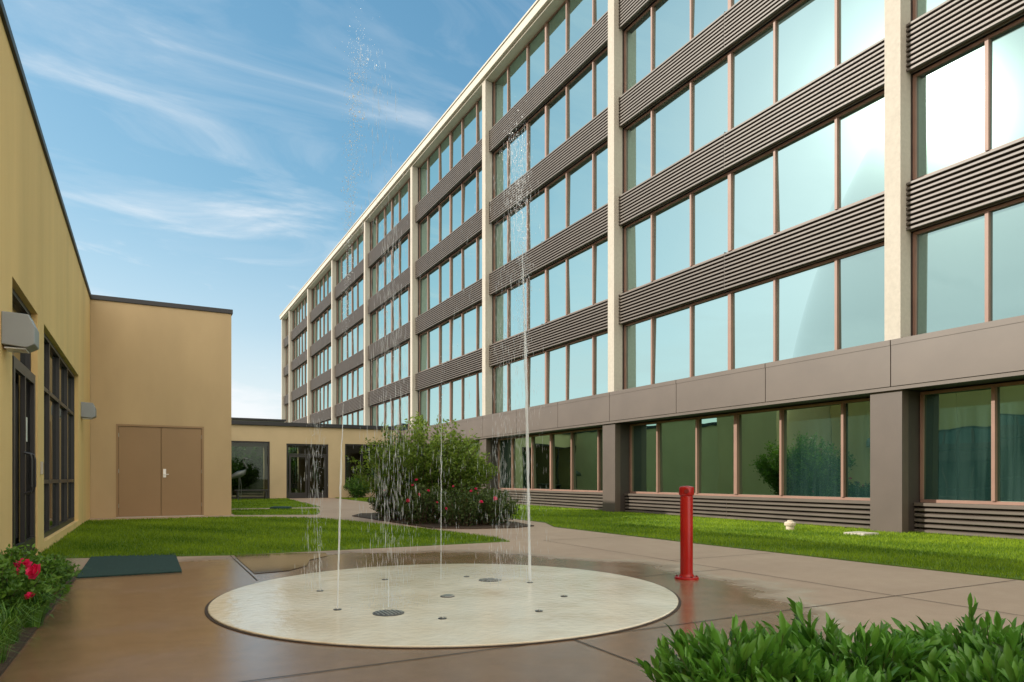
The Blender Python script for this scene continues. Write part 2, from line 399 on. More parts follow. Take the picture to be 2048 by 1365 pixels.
for k in NB:
    dy = k*PB
    for nm_, me_ in (('column', colm), ('column_jamb', jbm), ('pier', piem), ('pier_jamb', pjm)):
        c = link(nm_, me_, HB); c.location = (0, dy, 0)
    last = (k == 7); e1 = bay1+dy if not last else yh1
    for r in range(5):
        w = link('window', hw if last else wm, HB); w.location = (0, dy, r*PF)
        ms = [YC+m+dy for m in (MUL[:2] if last else MUL)]
        g_ = link('window_glass', panes(Z0+r*PF, Z0+r*PF+WH, 12.299, ms, bay0+dy, e1, 0).mesh('window_glass', M['glass'], (o0[0], o0[1]+dy, o0[2]+r*PF)), w)
        if r < 4:
            l = link('louver_panel', hl if last else lm, HB); l.location = (0, dy, r*PF)
    if not last:
        w = link('ground_window', gw, HB); w.location = (0, dy, 0)
        g_ = link('window_glass', panes(.57, 2.56, 12.509, [YC+m+dy for m in MUL], YC+.46+dy, YC+PB-.17+dy, 0).mesh('window_glass', M['gglass'], (o0[0], o0[1]+dy, 0)), w)
        s_ = link('window_sill', sm, w)
        l = link('louver_panel', gl, HB); l.location = (0, dy, 0)
    for j in range(3 if not last else 1):
        f_ = link('fascia_panel', fpm, HB); f_.location = (0, dy+j*PB/3, 0)
MB().box(11.9, 12.61, YEND-.3, YEND, 3.512, 16.875).build('column', M['column'], HB)
MB().box(11.97, 12.61, YC-2*PB, YEND, 2.60, 2.64).build('soffit', M['soffit'], HB)
MB().box(11.96, 12.61, YC-2*PB, YEND, 3.44, 3.498).build('window_ledge', M['panel'], HB)

# ------------------------------------------------------------------ left building
lb = thing('stucco_building', (-1.25, 14, 0), 'low yellow stucco building with dark storefront windows and black roof edge on the left', 'building')
X = -1.25; HZ = 5.47; w = MB()
o1 = (8.82, 10.72); o2 = (11.33, 16.72)
def seg(y0, y1, z0, z1): w.box(X-.3, X, y0, y1, z0, z1)
seg(-14, 2.99, 0, HZ); seg(3.0, o1[0], 0, HZ); seg(o1[0], o1[1], 3.13, HZ); seg(o1[1], 11.02, 0, HZ); seg(11.032, o2[0], 0, HZ)
seg(o2[0], 14.0, 3.13, HZ); seg(14.012, o2[1], 3.13, HZ); seg(o2[0], o2[1], 0, .12); seg(o2[1], 19.988, 0, HZ)
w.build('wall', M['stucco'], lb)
MB().box(-16, X-.5, -14, 19.99, 0, HZ-.02).build('inner_wall', M['interior'], lb)
for ba, bb, bz in ((10.75, 11.3, 0), (13.9, 14.1, 3.14)): MB().box(X-.49, X-.302, ba, bb, bz, HZ-.02).build('wall_backing', M['interior'], lb)
MB().box(-16, X+.035, -14, 19.9, HZ+.002, HZ+.10).build('roof_edge', M['black'], lb, bevel=.008)
# storefront window
def storefront(y0, y1, z0, z1, vs, hs, name, x=X-.12, label=None):
    mb = MB(); t = .03
    mb.box(x-.06, x+.05, y0, y0+.06, z0, z1).box(x-.06, x+.05, y1-.06, y1, z0, z1)
    mb.box(x-.06, x+.05, y0+.061, y1-.061, z0, z0+.08).box(x-.06, x+.05, y0+.061, y1-.061, z1-.06, z1)
    for v in vs: mb.box(x-.055, x+.045, v-t, v+t, z0+.081, z1-.061)
    for h in hs: mb.box(x-.05, x+.04, y0+.061, y1-.061, h-t, h+t)
    f = mb.build(name, M['darkframe'], lb)
    MB().box(x-.012, x-.004, y0+.02, y1-.02, z0+.02, z1-.02).build('window_glass', M['dglass'], f); return f
storefront(o2[0]+.002, o2[1]-.002, .122, 3.128, (12.65, 14.0, 15.35), (.95, 2.32), 'window')
fr = storefront(o1[0]+.002, o1[1]-.002, .002, 3.128, (8.98,), (2.36,), 'door_surround')
dr = MB(); x = X-.06; y0, y1 = 9.02, 10.64
dr.box(x, x+.045, y0, y0+.1, .02, 2.32).box(x, x+.045, y1-.1, y1, .02, 2.32).box(x, x+.045, y0+.1, y1-.1, .02, .25).box(x, x+.045, y0+.1, y1-.1, 2.2, 2.32).box(x, x+.045, 9.80, 9.87, .25, 2.2)
D_ = dr.build('glass_door', M['darkframe'], lb)
hm = MB()
for yy in (9.70, 9.97):
    hm.tube([(x+.046, yy, .82), (x+.11, yy, .84), (x+.12, yy, .9), (x+.12, yy, 1.22), (x+.11, yy, 1.28), (x+.046, yy, 1.30)], .014, 8)
hm.build('door_handle', M['darkframe'], D_, smooth=True)
MB().box(x+.001, x+.006, 10.1, 10.28, 1.45, 1.75).build('notice', M['paper'], D_)
MB().box(X+.001, X+.03, 10.95, 11.02, 1.05, 1.22).build('card_reader', M['steel'], lb, bevel=.004)
# tan block with double doors
tb = thing('tan_block', (.4, 20, 0), 'tan stucco block at the end of the courtyard with brown double doors', 'building')
dx0, dx1, dz = -.69, 1.346, 2.38; BY0, BY1 = 20.0, 23.0
MB().box(X+.002, dx0, BY0, BY0+.3, 0, HZ).box(dx1, 2.03, BY0, BY0+.3, 0, HZ).box(dx0, dx1, BY0, BY0+.3, dz, HZ).box(1.73, 2.03, BY0+.3, BY1, 0, HZ).box(-16, 1.73, BY0+.5, BY1, 0, HZ-.02).build('wall', M['stucco2'], tb)
MB().box(-16, 2.065, BY0-.035, BY1+.03, HZ+.002, HZ+.12).build('roof_edge', M['black'], tb, bevel=.008)
MB().box(dx0, dx0+.05, BY0-.012, BY0+.1, 0, dz).box(dx1-.05, dx1, BY0-.012, BY0+.1, 0, dz).box(dx0+.05, dx1-.05, BY0-.012, BY0+.1, dz-.05, dz).build('door_frame', M['door'], tb)
mid = (dx0+dx1)/2
for i, (a, b_) in enumerate(((dx0+.054, mid-.005), (mid+.005, dx1-.054))):
    d1 = MB().box(a, b_, BY0+.012, BY0+.06, .012, dz-.054).build('door', M['door'], tb, bevel=.004)
    hx = b_ if i == 0 else a
    hg = MB(); ex = a if i == 0 else b_
    for zz in (.3, 1.18, 2.1): hg.tube([(ex, BY0+.004, zz-.05), (ex, BY0+.004, zz+.05)], .009, 8)
    hg.build('hinge', M['steel'], d1)
    if i == 1:
        MB().box(a+.04, a+.11, BY0+.0, BY0+.011, 1.02, 1.24).build('lock_plate', M['steel'], d1, bevel=.003)
        MB().tube([(a+.075, BY0, 1.1), (a+.075, BY0-.05, 1.1), (a+.17, BY0-.055, 1.1)], .011, 8).build('door_handle', M['steel'], d1, smooth=True)
MB().box(dx0, dx1, BY0-.02, BY0+.1, .0, .011).build('threshold', M['steel'], tb)

# wall sconces
def sconce(y, label):
    t = thing('wall_light', (X, y, 2.29), label, 'wall light', 'box wall lights on the stucco wall')
    MB().prism_y([(X, 2.31), (X+.20, 2.29), (X+.27, 2.33), (X+.27, 2.50), (X+.22, 2.62), (X, 2.63)], y-.16, y+.16).build('housing', M['sconce'], t, bevel=.008)
    MB().box(X+.02, X+.19, y-.13, y+.13, 2.275, 2.288).build('lens', M['lens'], t)
    return t
s1 = sconce(8.36, 'large grey box wall light above the glass door, nearest the camera')
s2 = copy_tree(s1); s2.location = (X, 17.45, 2.30); s2['label'] = 'smaller-looking grey box wall light beyond the storefront window near the tan block'

# ------------------------------------------------------------------ rear connector
cw = thing('connector_wing', (7, 35, 0), 'low pale tan connector wing with glass entrance joining the tall building', 'building')
Y0 = 35.0; w = MB()
def sx(x0, x1, z0, z1): w.box(x0, x1, Y0, Y0+.3, z0, z1)
sx(-3, 1.2, 0, 3.56); sx(1.2, 5.3, 2.79, 3.56); sx(5.3, 6.08, 0, 3.56); sx(6.08, 8.14, 2.72, 3.56); sx(8.14, 8.98, 0, 3.56); sx(8.98, 11.8, 2.77, 3.56); sx(8.98, 11.8, 0, .45)
w.build('wall', M['stucco3'], cw)
w = MB(); w.box(-3, 1.2, 41, 41.3, 0, 3.5).box(5.9, 6.6, 41, 41.3, 0, 3.5).box(7.8, 11.8, 41, 41.3, 0, 3.5).box(1.2, 5.9, 41, 41.3, 2.8, 3.5).box(6.6, 7.8, 41, 41.3, 2.8, 3.5)
w.build('rear_wall', M['stucco3'], cw)
MB().box(-3.1, 11.82, Y0-.12, 41.4, 3.565, 3.75).build('roof_edge', M['black'], cw, bevel=.01)
MB().box(-3, 11.8, Y0+.3, 40.99, 3.40, 3.55).build('ceiling', M['interior'], cw)
def cfront(x0, x1, z0, z1, vs, hs, name):
    mb = MB(); y = Y0+.06; t = .03
    mb.box(x0, x0+.08, y, y+.1, z0, z1).box(x1-.08, x1, y, y+.1, z0, z1).box(x0+.08, x1-.08, y, y+.1, z0, z0+.09).box(x0+.08, x1-.08, y, y+.1, z1-.08, z1)
    for v in vs: mb.box(v-t, v+t, y+.005, y+.095, z0+.09, z1-.08)
    for h in hs: mb.box(x0+.08, x1-.08, y+.01, y+.09, h-t, h+t)
    f = mb.build(name, M['darkframe'], cw)
    MB().box(x0+.03, x1-.03, y+.04, y+.05, z0+.03, z1-.03).build('window_glass', M['cglass'], f); return f
cfront(1.202, 5.298, .01, 2.788, (3.2,), (), 'window')
cfront(8.982, 11.798, .452, 2.768, (9.9, 10.85), (), 'window')
cfront(6.082, 8.138, .002, 2.718, (), (2.2,), 'door_surround')
for a, b_ in ((6.2, 7.09), (7.12, 8.03)):
    d1 = MB().box(a, a+.1, Y0+.03, Y0+.058, .02, 2.15).box(b_-.1, b_, Y0+.03, Y0+.058, .02, 2.15).box(a+.1, b_-.1, Y0+.03, Y0+.058, .02, .28).box(a+.1, b_-.1, Y0+.03, Y0+.058, 2.05, 2.15).build('glass_door', M['darkframe'], cw)
    hx = b_-.14 if a < 7 else a+.14
    MB().tube([(hx, Y0-.03, .85), (hx, Y0-.03, 1.3)], .015, 6).build('door_handle', M['steel'], d1)
MB().box(-16, 1.9, 23.04, 34.85, 0, 3.56).build('side_wall', M['stucco3'], cw)
MB().box(-16, 1.95, 23.04, 34.86, 3.565, 3.72).build('roof_edge', M['black'], cw)
rw_ = MB().box(-8, 8.2, 48, 56, 0, 4.85)
o = rw_.build('rear_wing', M['wing'], loc=(0, 50, 0)); tag(o, 'low grey roofed wing just showing above the connector roof', 'building')
r2 = MB().box(-8.1, 8.3, 47.9, 56.1, 4.852, 4.97).build('roof_edge', M['black'], o)

# courtyard bench inside window
bn = thing('low_bench', (4.2, 34.2, 0), 'low dark bench below the left window of the connector wing', 'bench')
MB().box(3.6, 5.1, 33.9, 34.4, .40, .46).build('seat', M['darkframe'], bn, bevel=.01)
for xx in (3.7, 4.94): MB().box(xx, xx+.08, 33.95, 34.35, 0, .398).build('leg', M['darkframe'], bn)

# heron sculpture
hx, hy = 3.62, 32.4
he = thing('bird_sculpture', (hx, hy, 0), 'thin legged grey metal wading bird sculpture on the far lawn', 'sculpture')
MB().tube([(hx-.42, hy, .98), (hx-.25, hy, 1.08), (hx, hy, 1.18), (hx+.18, hy, 1.26), (hx+.26, hy, 1.36)], [.02, .11, .16, .12, .04], 10).build('body', M['bronze'], he, smooth=True)
MB().tube([(hx+.2, hy, 1.30), (hx+.32, hy, 1.45), (hx+.22, hy, 1.62), (hx+.14, hy, 1.76), (hx+.2, hy, 1.88), (hx+.28, hy, 1.88)], [.06, .045, .035, .032, .05, .03], 8).build('neck', M['bronze'], he, smooth=True)
MB().tube([(hx+.28, hy, 1.88), (hx+.52, hy, 1.82)], [.022, .003], 6).build('beak', M['bronze'], he)
for s in (-.05, .06): MB().tube([(hx+s*.4, hy+s, 1.1), (hx+s+.03, hy+s, .6), (hx+s, hy+s, .01)], [.025, .016, .018], 6).build('leg', M['bronze'], he)

# ------------------------------------------------------------------ splash pad
PCX, PCY, PR = 2.33, 5.495, 1.93
sp = thing('splash_pad', (PCX, PCY, 0), 'round cream concrete splash pad with flush nozzles and drains', 'splash pad')
MB().lathe([(PR+.022, .001), (PR+.022, .005)], PCX, PCY, 96).build('edge_joint', M['joint'], sp)
MB().lathe([(PR, .002), (PR, .011), (PR-.006, .015)], PCX, PCY, 96).build('basin', M['pad'], sp)
def disc(px, py, r, name, ring=True):
    x, y = G(px, py); mb = MB().lathe([(r, .0152), (r, .019), (r*.9, .0205), (r*.3, .021)], x, y, 20)
    o = mb.build(name, M['grate'], sp)
    if name == 'drain_grate':
        s = MB()
        for i in range(-3, 4):
            h = math.sqrt(max(r*r*.7-(i*r*.25)**2, 0)); s.box(x+i*r*.25-.006, x+i*r*.25+.006, y-h, y+h, .0215, .025)
        s.build('grate_bar', M['steel'], o)
    else: MB().lathe([(r*.3, .0215), (r*.25, .028)], x, y, 10).build('nozzle_tip', M['steel'], o)
for px, py in ((675, 1224), (885, 1242), (1078, 1227), (1128, 1197), (1060, 1169), (933, 1157), (770, 1163), (640, 1186)): disc(px, py, .030, 'nozzle')
disc(777, 1231, .115, 'drain_grate'); disc(980, 1164, .11, 'drain_grate'); disc(895, 1197, .06, 'drain_grate')

# water jets
def drops(P, r, el):
    n = len(P); base = np.array([(1, 0, 0), (0, 1, 0), (-1, 0, 0), (0, -1, 0), (0, 0, 1), (0, 0, -1)], float)
    V = P[:, None, :]+base[None]*np.stack([r, r, r*el], 1)[:, None, :]
    fc = np.array([(0, 1, 4), (1, 2, 4), (2, 3, 4), (3, 0, 4), (1, 0, 5), (2, 1, 5), (3, 2, 5), (0, 3, 5)])
    Fc = (np.arange(n)[:, None, None]*6+fc[None]).reshape(-1, 3); return V.reshape(-1, 3), Fc
def jet(px, py, H, lean, spread, label, nd, solid=.55, rad=.007, nfall=None, splash=.16, ksp=.35, lo=None):
    x, y = G(px, py); t = thing('water_jet', (x, y, .02), label, 'water jet', 'water jets rising from the splash pad')
    L = Vector(lean); n = 30; pts = []; rr = []
    for i in range(n):
        f = i/(n-1)*solid; z = .03+H*f; tt = 1-math.sqrt(max(1-f, 0))
        pts.append((x+L.x*tt+random.gauss(0, .0025)*i/n, y+L.y*tt+random.gauss(0, .0025)*i/n, z)); rr.append(rad*(1+.5*random.random()+.2*i/n)*(1 if i < n-10 else .9-.08*(i-n+10)))
    MB().tube(pts, rr, 7).build('stream', M['water'], t, smooth=True)
    lo_ = solid*.6 if lo is None else lo
    k = int(nd); f = lo_+(1-lo_)*rng.random(k)**.72; tt = 1-np.sqrt(1-f)
    sg = .008+spread*.55*np.clip((f-lo_), 0, 1)
    P1 = np.stack([x+L.x*tt+rng.normal(0, 1, k)*sg, y+L.y*tt+rng.normal(0, 1, k)*sg, .03+H*f+rng.normal(0, .16, k)*f], 1)
    r1 = rng.lognormal(-6.42, .50, k)
    k2 = int(nfall if nfall is not None else nd); f = rng.random(k2)**1.1; tt = 1+np.sqrt(1-f)
    ns = 44; sa = rng.normal(0, 1, (ns, 2)); idx = rng.integers(0, ns, k2)
    sg = spread*(.35+.65*(tt-1)); jit = rng.normal(0, .03, (k2, 2))
    P2 = np.stack([x+L.x*tt+sa[idx, 0]*sg+jit[:, 0], y+L.y*tt+sa[idx, 1]*sg+jit[:, 1], .02+H*f], 1)
    r2 = np.abs(rng.normal(0, 1, k2))*.0005+.0006
    k3 = int(nd*ksp); a = rng.uniform(0, 6.28, k3); rd = np.abs(rng.normal(0, splash, k3)); zz = np.abs(rng.normal(0, .07, k3))*np.exp(-rd*1.5)
    P3 = np.stack([x+L.x*2+np.cos(a)*rd, y+L.y*2+np.sin(a)*rd, .02+zz], 1); r3 = np.abs(rng.normal(0, 1, k3))*.0010+.0009
    V, Fc = drops(np.concatenate([P1, P2, P3]), np.concatenate([r1, r2, r3]), np.concatenate([rng.uniform(1, 2.2, k), rng.uniform(18, 50, k2), np.ones(k3)]))
    V = V-np.array([x, y, .02])
    o = link('droplets', npmesh('droplets', V, Fc, M['water']), t); o['kind'] = 'stuff'
jet(675, 1224, 4.25, (.20, -.03, 0), .15, 'tall leaning water jet rising from the left front nozzle with high spray above it', 2300, .36, .0055, nfall=800, lo=.45)
jet(1060, 1169, 4.25, (-.10, .12, 0), .20, 'tallest straight water jet in front of the glass building, with broken crest', 3400, .74, .010, nfall=2000, splash=.30, ksp=1.0)
jet(640, 1186, 1.5, (-.02, .02, 0), .05, 'short falling water jet at the left rim of the splash pad', 120, .25, .003, nfall=320)
jet(882, 1165, 2.1, (.01, .01, 0), .03, 'thin single water jet in front of the rose bushes', 90, .8, .0026, nfall=90)
jet(777, 1222, 2.9, (.015, .0, 0), .055, 'narrow bundle of falling water above the large round drain', 60, .08, .004, nfall=900, ksp=10)

# ------------------------------------------------------------------ bollard
bx, by = G(1373, 1158)
bo = thing('bollard', (bx, by, 0), 'glossy red bollard with flanged base standing on the wet paving', 'bollard')
MB().lathe([(.118, 0), (.118, .018), (.112, .024), (.075, .026), (.066, .05)], bx, by, 32).build('base_flange', M['red'], bo, smooth=True)
MB().lathe([(.062, .026), (.062, .815), (.060, .822)], bx, by, 32).build('post', M['red'], bo, smooth=True)
hd = MB().lathe([(.060, .822), (.072, .835), (.074, .845), (.074, .90), (.069, .914), (.045, .922), (.01, .925)], bx, by, 32).build('head', M['red'], bo, smooth=True)
d_ = Vector((-bx, -by, 0)).normalized()
MB().tube([(bx+d_.x*.07, by+d_.y*.07, .872), (bx+d_.x*.082, by+d_.y*.082, .872)], .022, 14).build('button', M['dkred'], hd)
for i in range(6):
    q = i*math.pi/3+.3; cx_, cy_ = bx+.096*math.cos(q), by+.096*math.sin(q)
    MB().lathe([(.011, .0235), (.011, .034), (.006, .037)], cx_, cy_, 6).build('bolt', M['dkred'], bo)

# cleanout, mats, covers
vx, vy = G(1580, 1062)
t = thing('vent_cap', (vx, vy, 0), 'small beige plastic vent cap in the grass by the tall building', 'vent cap')
MB().lathe([(.075, 0), (.075, .10)], vx, vy, 20).build('pipe', M['plastic'], t, smooth=True)
MB().lathe([(.10, .1), (.105, .115), (.105, .15), (.09, .165), (.05, .18), (.05, .20), (.02, .205)], vx, vy, 20).build('cap', M['plastic'], t, smooth=True)
o = MB().box(-.62, .33, 8.05, 10.05, .001, .016).build('door_mat', M['mat'], loc=(-.1, 9, 0), bevel=.004); tag(o, 'dark green rectangular mat outside the glass door', 'mat')
ux, uy = G(562, 1018)
o = MB().lathe([(.34, .0), (.34, .05), (.30, .07)], ux, uy, 24).build('utility_cover', M['mat'], loc=(ux, uy, 0)); tag(o, 'dark round utility cover in the middle grass patch', 'cover')
ux, uy = G(1722, 1071)
o = MB().box(ux-.2, ux+.2, uy-.2, uy+.2, .0, .05).build('valve_box_lid', M['column'], loc=(ux, uy, 0), bevel=.01); tag(o, 'pale square concrete lid in the grass at the foot of the pier', 'lid')

# ------------------------------------------------------------------ plants
def shoots(cx, cy, n, H, Rr, z0=.0, start=.08, up=1.0, per=26, tmin=.25, jit=.04, leafup=.5, base_r=.15):
    stems = []; P = []; D = []; T = []
    for i in range(n):
        a = random.uniform(0, 2*math.pi); q = math.sqrt(random.random())
        ex = cx+Rr*q*math.cos(a); ey = cy+Rr*q*math.sin(a)
        h = H*(1-.42*q*q)*random.uniform(.66, 1.0)
        sx_, sy_ = cx+base_r*q*math.cos(a), cy+base_r*q*math.sin(a)
        pts = []
        for j in range(7):
            t = j/6; s = t**(1.05)
            pts.append(np.array([sx_+(ex-sx_)*s+random.gauss(0, jit*.3), sy_+(ey-sy_)*s+random.gauss(0, jit*.3), z0+h*(t**.9)]))
        stems.append(pts)
        for l in range(per):
            t = tmin+(1-tmin)*random.random()**.8; k = min(int(t*6), 5); u = t*6-k
            p = pts[k]*(1-u)+pts[k+1]*u; d = pts[k+1]-pts[k]; d = d/np.linalg.norm(d)
            dd = d*leafup+rng.normal(0, .55, 3)
            P.append(p+rng.normal(0, jit*(1.15-.75*t), 3)); D.append(dd); T.append(t)
    return stems, np.array(P), np.array(D), np.array(T)
def shrub(name, cx, cy, label, cat, mat, n, H, Rr, L, W, per=26, bark='bark', simple_=True, stemr=.007, flowers=0, tmin=.25, jit=.04, leafup=.5, base_r=.15, group=None, lo=.1, shb=0, fl_size=.035, fdir=(0, 0)):
    t = thing(name, (cx, cy, 0), label, cat, group)
    st, P, D, T = shoots(0, 0, n, H, Rr, per=per, tmin=tmin, jit=jit, leafup=leafup, base_r=base_r)
    mb = MB()
    for s in st: mb.tube([tuple(p) for p in s], [stemr*(1-.75*i/6) for i in range(7)], 4, cap=False)
    ob = link('stems', mb.mesh('stems', M[bark]), t)
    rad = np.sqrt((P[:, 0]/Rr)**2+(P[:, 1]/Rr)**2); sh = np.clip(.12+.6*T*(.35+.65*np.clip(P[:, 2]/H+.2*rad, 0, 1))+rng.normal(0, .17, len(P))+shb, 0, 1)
    Ls = L*rng.uniform(.65, 1.2, len(P)); Ws = W*rng.uniform(.8, 1.2, len(P))
    P[:, 2] = np.maximum(P[:, 2], .03)
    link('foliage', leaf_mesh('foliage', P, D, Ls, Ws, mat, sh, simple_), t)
    if flowers:                                   # blooms sit on the outermost shoots
        best = sorted(st, key=lambda s: -(s[-1][0]*fdir[0]+s[-1][1]*fdir[1]+random.uniform(0, 1.3)*Rr+.6*s[-1][2]))
        for i in range(flowers):
            p = best[i][-1]*random.uniform(.98, 1.04)
            f = link('flower', flower_mesh(), t); sc = fl_size/.035*random.uniform(.6, 1.2)
            f.location = tuple(p+rng.normal(0, .015, 3)); f.scale = (sc, sc, sc)
            f.rotation_euler = (random.gauss(.5, .4), random.gauss(0, .4), random.gauss(0, .8))
    return t
_fm = []
def flower_mesh():
    if not _fm:
        P = []; D = []
        for ring, (ne, el, off) in enumerate(((6, .25, 0), (6, .7, .5), (5, 1.3, .2), (3, 2.4, .1))):
            for i in range(ne):
                a = 2*math.pi*(i+off)/ne; P.append((math.cos(a)*.004, math.sin(a)*.004, ring*.002)); D.append((math.cos(a), math.sin(a), el))
        P = np.array(P); D = unit(np.array(D)); S = unit(np.cross(D, np.array([0, 0, 1.]))); N = np.cross(S, D); L = .036; W = .034
        V = np.stack([P, P+D*L*.6+S*W*.5+N*.004, P+D*L+N*.004, P+D*L*.6-S*W*.5+N*.004], 1).reshape(-1, 3)
        b = np.arange(len(P))[:, None]*4; Fc = (b+[0, 1, 2, 3]); _fm.append(npmesh('flower', V, Fc, M['petal'], rng.random(len(P))))
    return _fm[0]

# central planting
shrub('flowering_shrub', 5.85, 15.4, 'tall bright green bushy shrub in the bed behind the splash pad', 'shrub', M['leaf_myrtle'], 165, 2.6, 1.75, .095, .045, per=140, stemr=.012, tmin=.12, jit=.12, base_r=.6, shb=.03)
rp = [(5.25, 13.9, .95, .62, 'dark rose bush at the left end of the central bed'), (5.75, 12.95, .92, .62, 'rose bush with pink blooms at the front left of the central bed'),
      (6.35, 13.0, .86, .60, 'rose bush with scattered blooms at the front middle of the central bed'), (6.85, 13.6, .80, .55, 'sparser rose bush to the right of centre in the bed'),
      (7.1, 14.6, .85, .42, 'rose bush with pink blooms at the right end of the central bed'), (5.1, 15.5, .9, .6, 'dark rose bush at the back left of the central bed')]
for i, (x, y, h, r_, lb_) in enumerate(rp):
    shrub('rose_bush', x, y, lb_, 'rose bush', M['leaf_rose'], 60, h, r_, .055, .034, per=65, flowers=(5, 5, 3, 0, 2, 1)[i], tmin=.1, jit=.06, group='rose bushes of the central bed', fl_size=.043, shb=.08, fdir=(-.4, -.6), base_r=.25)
for i, (x, y, h, r_, lb_) in enumerate(((9.3, 33.8, 1.2, .7, 'dark shrub under the right connector window, left one'), (10.7, 33.8, 1.1, .7, 'dark shrub under the right connector window, right one'))):
    shrub('shrub', x, y, lb_, 'shrub', M['leaf_tree'], 50, h, r_, .1, .06, per=50, tmin=.1, jit=.08, group='shrubs under the connector window')
# left front roses and strap leaved clumps
for i, (x, y, h, lb_) in enumerate(((-.95, 6.9, .44, 'low red rose bush beside the yellow wall, farther of the two at lower left'), (-.95, 5.7, .46, 'low red rose bush in the lower left corner, nearer the camera'))):
    shrub('rose_bush', x, y, lb_, 'rose bush', M['leaf_roseb'], 80, h, .44, .045, .026, per=80, flowers=(3, 3)[i], tmin=.1, jit=.05, group='low roses along the yellow wall', fl_size=.050, shb=.1, fdir=(.6, -.6), base_r=.2)
def clump(x, y, label, n=130, H=.30):
    t = thing('grass_clump', (x, y, 0), label, 'ornamental grass', 'strap leaved clumps edging the left bed')
    V = []; Fc = []; sh = []
    for i in range(n):
        a = random.uniform(0, 6.28); r0 = random.uniform(0, .06); out = random.uniform(.08, .26); h = H*random.uniform(.6, 1); w_ = random.uniform(.0035, .006)
        sx_, sy_ = -math.sin(a)*w_, math.cos(a)*w_; b = len(V); sd = random.random()
        for j in range(5):
            q = j/4; rr = r0+out*q**1.5; z = .01+h*math.sin(q*2.1)/1.0*.95; ww = 1-q*.85
            V += [(math.cos(a)*rr+sx_*ww, math.sin(a)*rr+sy_*ww, z), (math.cos(a)*rr-sx_*ww, math.sin(a)*rr-sy_*ww, z)]
        for j in range(4): Fc.append((b+2*j, b+2*j+1, b+2*j+3, b+2*j+2)); sh.append(sd)
    link('foliage', npmesh('foliage', np.array(V), np.array(Fc), M['strap'], np.array(sh)), t)
ords = ['nearest', 'second', 'third', 'fourth', 'fifth', 'sixth', 'seventh', 'eighth', 'farthest']
for i in range(9):
    y = 4.0+i*.5; clump(-.72+random.gauss(0, .03), y, 'strap leaved grass clump along the left bed edge, %s from the camera' % ords[i], 140, .24+.04*random.random())
# foreground laurels
def laurel(x, y, H, Rr, n, label, tall=.08):
    t = thing('laurel_shrub', (x, y, 0), label, 'shrub', 'glossy leaved shrubs in the lower right corner')
    mb = MB(); P = []; D = []; S_ = []
    for i in range(n):
        a = random.uniform(0, 6.28); q = math.sqrt(random.random()); ex, ey = Rr*q*math.cos(a), Rr*q*math.sin(a)
        h = H*(1-.24*q*q)*random.uniform(.76, 1.04); 
        if random.random() < tall: h *= 1.28
        top = np.array([ex, ey, h]); d = np.array([ex*.5, ey*.5, h]); d = d/np.linalg.norm(d); d = unit((d+rng.normal(0, .16, 3))[None])[0]
        bot = top-d*h*.85; mb.tube([tuple(bot), tuple(top)], [.004, .002], 5, cap=False)
        nl = random.randint(13, 18)
        for k in range(nl):
            s = k/nl; p = top-d*s*.24; a2 = k*2.4+i; perp = unit(np.cross(d, [math.cos(a2), math.sin(a2), .1])[None])[0]
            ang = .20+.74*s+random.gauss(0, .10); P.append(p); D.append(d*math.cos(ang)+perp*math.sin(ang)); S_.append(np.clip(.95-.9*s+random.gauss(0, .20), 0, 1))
    link('stems', mb.mesh('stems', M['stemg']), t)
    P = np.array(P); L = .088*rng.uniform(.6, 1.2, len(P))
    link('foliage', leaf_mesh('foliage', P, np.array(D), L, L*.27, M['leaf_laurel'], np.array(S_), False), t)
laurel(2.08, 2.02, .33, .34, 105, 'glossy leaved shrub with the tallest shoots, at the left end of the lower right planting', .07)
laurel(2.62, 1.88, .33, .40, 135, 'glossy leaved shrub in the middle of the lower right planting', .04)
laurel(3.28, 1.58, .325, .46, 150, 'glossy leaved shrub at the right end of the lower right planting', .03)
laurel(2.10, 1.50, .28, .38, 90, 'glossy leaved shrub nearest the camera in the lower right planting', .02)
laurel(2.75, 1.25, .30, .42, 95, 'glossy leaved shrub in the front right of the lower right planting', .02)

# trees behind the connector
for i, (x, y, h, lb_) in enumerate(((4.6, 43.6, 3.5, 'green tree seen through the left connector window'), (8.0, 43.8, 3.4, 'green tree seen through the glass entrance doors'))):
    t = thing('tree', (x, y, 0), lb_, 'tree', 'trees behind the connector')
    mb = MB(); mb.tube([(0, 0, 0), (.05, 0, .6), (0, .04, 1.3)], [.12, .08, .05], 8)
    for q in range(6): a = q*1.05; mb.tube([(0, 0, .7), (.5*math.cos(a), .5*math.sin(a), 1.3), (.9*math.cos(a), .9*math.sin(a), 1.9)], [.05, .03, .01], 5)
    link('trunk', mb.mesh('trunk', M['bark']), t)
    st, P, D, T = shoots(0, 0, 90, h, 2.0, per=80, tmin=.15, jit=.14)
    link('crown', leaf_mesh('crown', P, D, .18, .10, M['leaf_tree'], rng.random(len(P))), t)

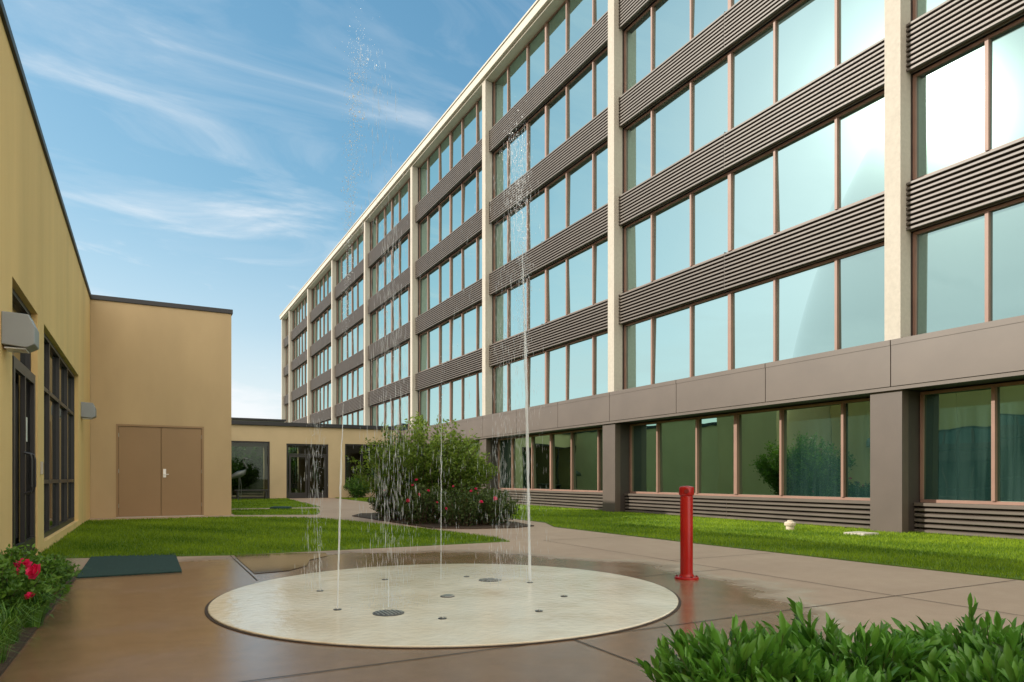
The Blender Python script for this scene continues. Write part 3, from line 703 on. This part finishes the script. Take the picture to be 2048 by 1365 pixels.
# ------------------------------------------------------------------ light
sd = Vector((-1.0376, .5791, .5546)).normalized()
el = math.asin(sd.z); az = math.atan2(sd.x, sd.y)
L = bpy.data.lights.new('sun', 'SUN'); L.energy = 5.0; L.angle = R(.53); L.color = (1, .93, .80)
lo = bpy.data.objects.new('sun', L); col.objects.link(lo); lo.rotation_euler = sd.to_track_quat('Z', 'Y').to_euler(); lo.location = sd*40
W = bpy.data.worlds.new("World"); bpy.context.scene.world = W; W.use_nodes = True
nt = NT(W.node_tree); bg = W.node_tree.nodes['Background']
sky = nt.add('ShaderNodeTexSky', {'sky_type': 'NISHITA', 'sun_disc': False, 'sun_elevation': el, 'sun_rotation': az % (2*math.pi), 'air_density': 1.0, 'dust_density': .6, 'ozone_density': 2.0})
hs = nt.add('ShaderNodeHueSaturation', None, Hue=.488, Saturation=1.22, Value=2.1); nt.l.new(sky.outputs[0], hs.inputs['Color'])
# thin veil: soft roll-off of the glow round the sun, c / (1 + c/14)
dv = nt.add('ShaderNodeVectorMath', {'operation': 'MULTIPLY_ADD'}); nt.l.new(hs.outputs[0], dv.inputs[0]); dv.inputs[1].default_value = (1/13,)*3; dv.inputs[2].default_value = (1, 1, 1)
dq = nt.add('ShaderNodeVectorMath', {'operation': 'DIVIDE'}); nt.l.new(hs.outputs[0], dq.inputs[0]); nt.l.new(dv.outputs[0], dq.inputs[1])
skc = dq.outputs[0]
tc = nt.add('ShaderNodeTexCoord'); sp_ = nt.add('ShaderNodeSeparateXYZ'); nt.l.new(tc.outputs['Generated'], sp_.inputs[0])
zz = nt.math('ADD', nt.math('MAXIMUM', sp_.outputs[2], 0.0), .12)
cb = nt.add('ShaderNodeCombineXYZ'); nt.set(cb, 'X', nt.math('DIVIDE', sp_.outputs[0], zz)); nt.set(cb, 'Y', nt.math('DIVIDE', sp_.outputs[1], zz))
mp = nt.add('ShaderNodeMapping'); nt.l.new(cb.outputs[0], mp.inputs['Vector']); mp.inputs['Rotation'].default_value = (0, 0, R(-28)); mp.inputs['Scale'].default_value = (.9, 2.2, 1); mp.inputs['Location'].default_value = (5.4, 2.9, 0)
n1 = nt.add('ShaderNodeTexNoise', None, Scale=1.5, Detail=12, Roughness=.60, Distortion=.8); nt.l.new(mp.outputs[0], n1.inputs['Vector'])
cf = nt.ramp(n1.outputs[0], [(.46, 0.), (.56, .13), (.66, .38), (.80, .75)]).outputs[0]
# broken bright cloud low over the horizon
m2 = nt.add('ShaderNodeMapping'); nt.l.new(tc.outputs['Generated'], m2.inputs['Vector']); m2.inputs['Scale'].default_value = (1, 1, 4.5)
n2 = nt.add('ShaderNodeTexNoise', None, Scale=3.0, Detail=7, Roughness=.55); nt.l.new(m2.outputs[0], n2.inputs['Vector'])
hz = nt.ramp(sp_.outputs[2], [(0., .60), (.10, .50), (.20, .20), (.36, 0.)]).outputs[0]
lowc = nt.math('MULTIPLY', nt.ramp(n2.outputs[0], [(.38, 0.), (.58, .95)]).outputs[0], nt.ramp(sp_.outputs[2], [(.0, 1.), (.15, .9), (.25, .2), (.36, 0.)]).outputs[0])
f = nt.math('MAXIMUM', nt.math('MAXIMUM', cf, hz), lowc)
cm = nt.mix(f, skc, (6.9, 7.1, 7.3))
# bright cloud bank added out of view behind the camera to fill shaded walls
bk = nt.math('MULTIPLY_ADD', sp_.outputs[1], -1.0, nt.math('MULTIPLY', n1.outputs[0], .7))
bf = nt.ramp(bk, [(.30, 0.), (.75, .95)]).outputs[0]
cm = nt.mix(bf, cm, (17.0, 15.8, 13.8))
nt.l.new(cm, bg.inputs['Color']); bg.inputs['Strength'].default_value = .14

# ------------------------------------------------------------------ camera
cam = bpy.data.cameras.new('camera'); co = bpy.data.objects.new('camera', cam); col.objects.link(co)
co.location = (0, 0, 1.0); co.rotation_euler = (R(90), 0, -TH); cam.lens = 24; cam.sensor_width = 36; cam.shift_y = .134
cam.clip_start = .05; cam.clip_end = 3000
bpy.context.scene.camera = co
sc = bpy.context.scene; sc.view_settings.view_transform = 'Standard'; sc.view_settings.look = 'None'; sc.view_settings.exposure = 0
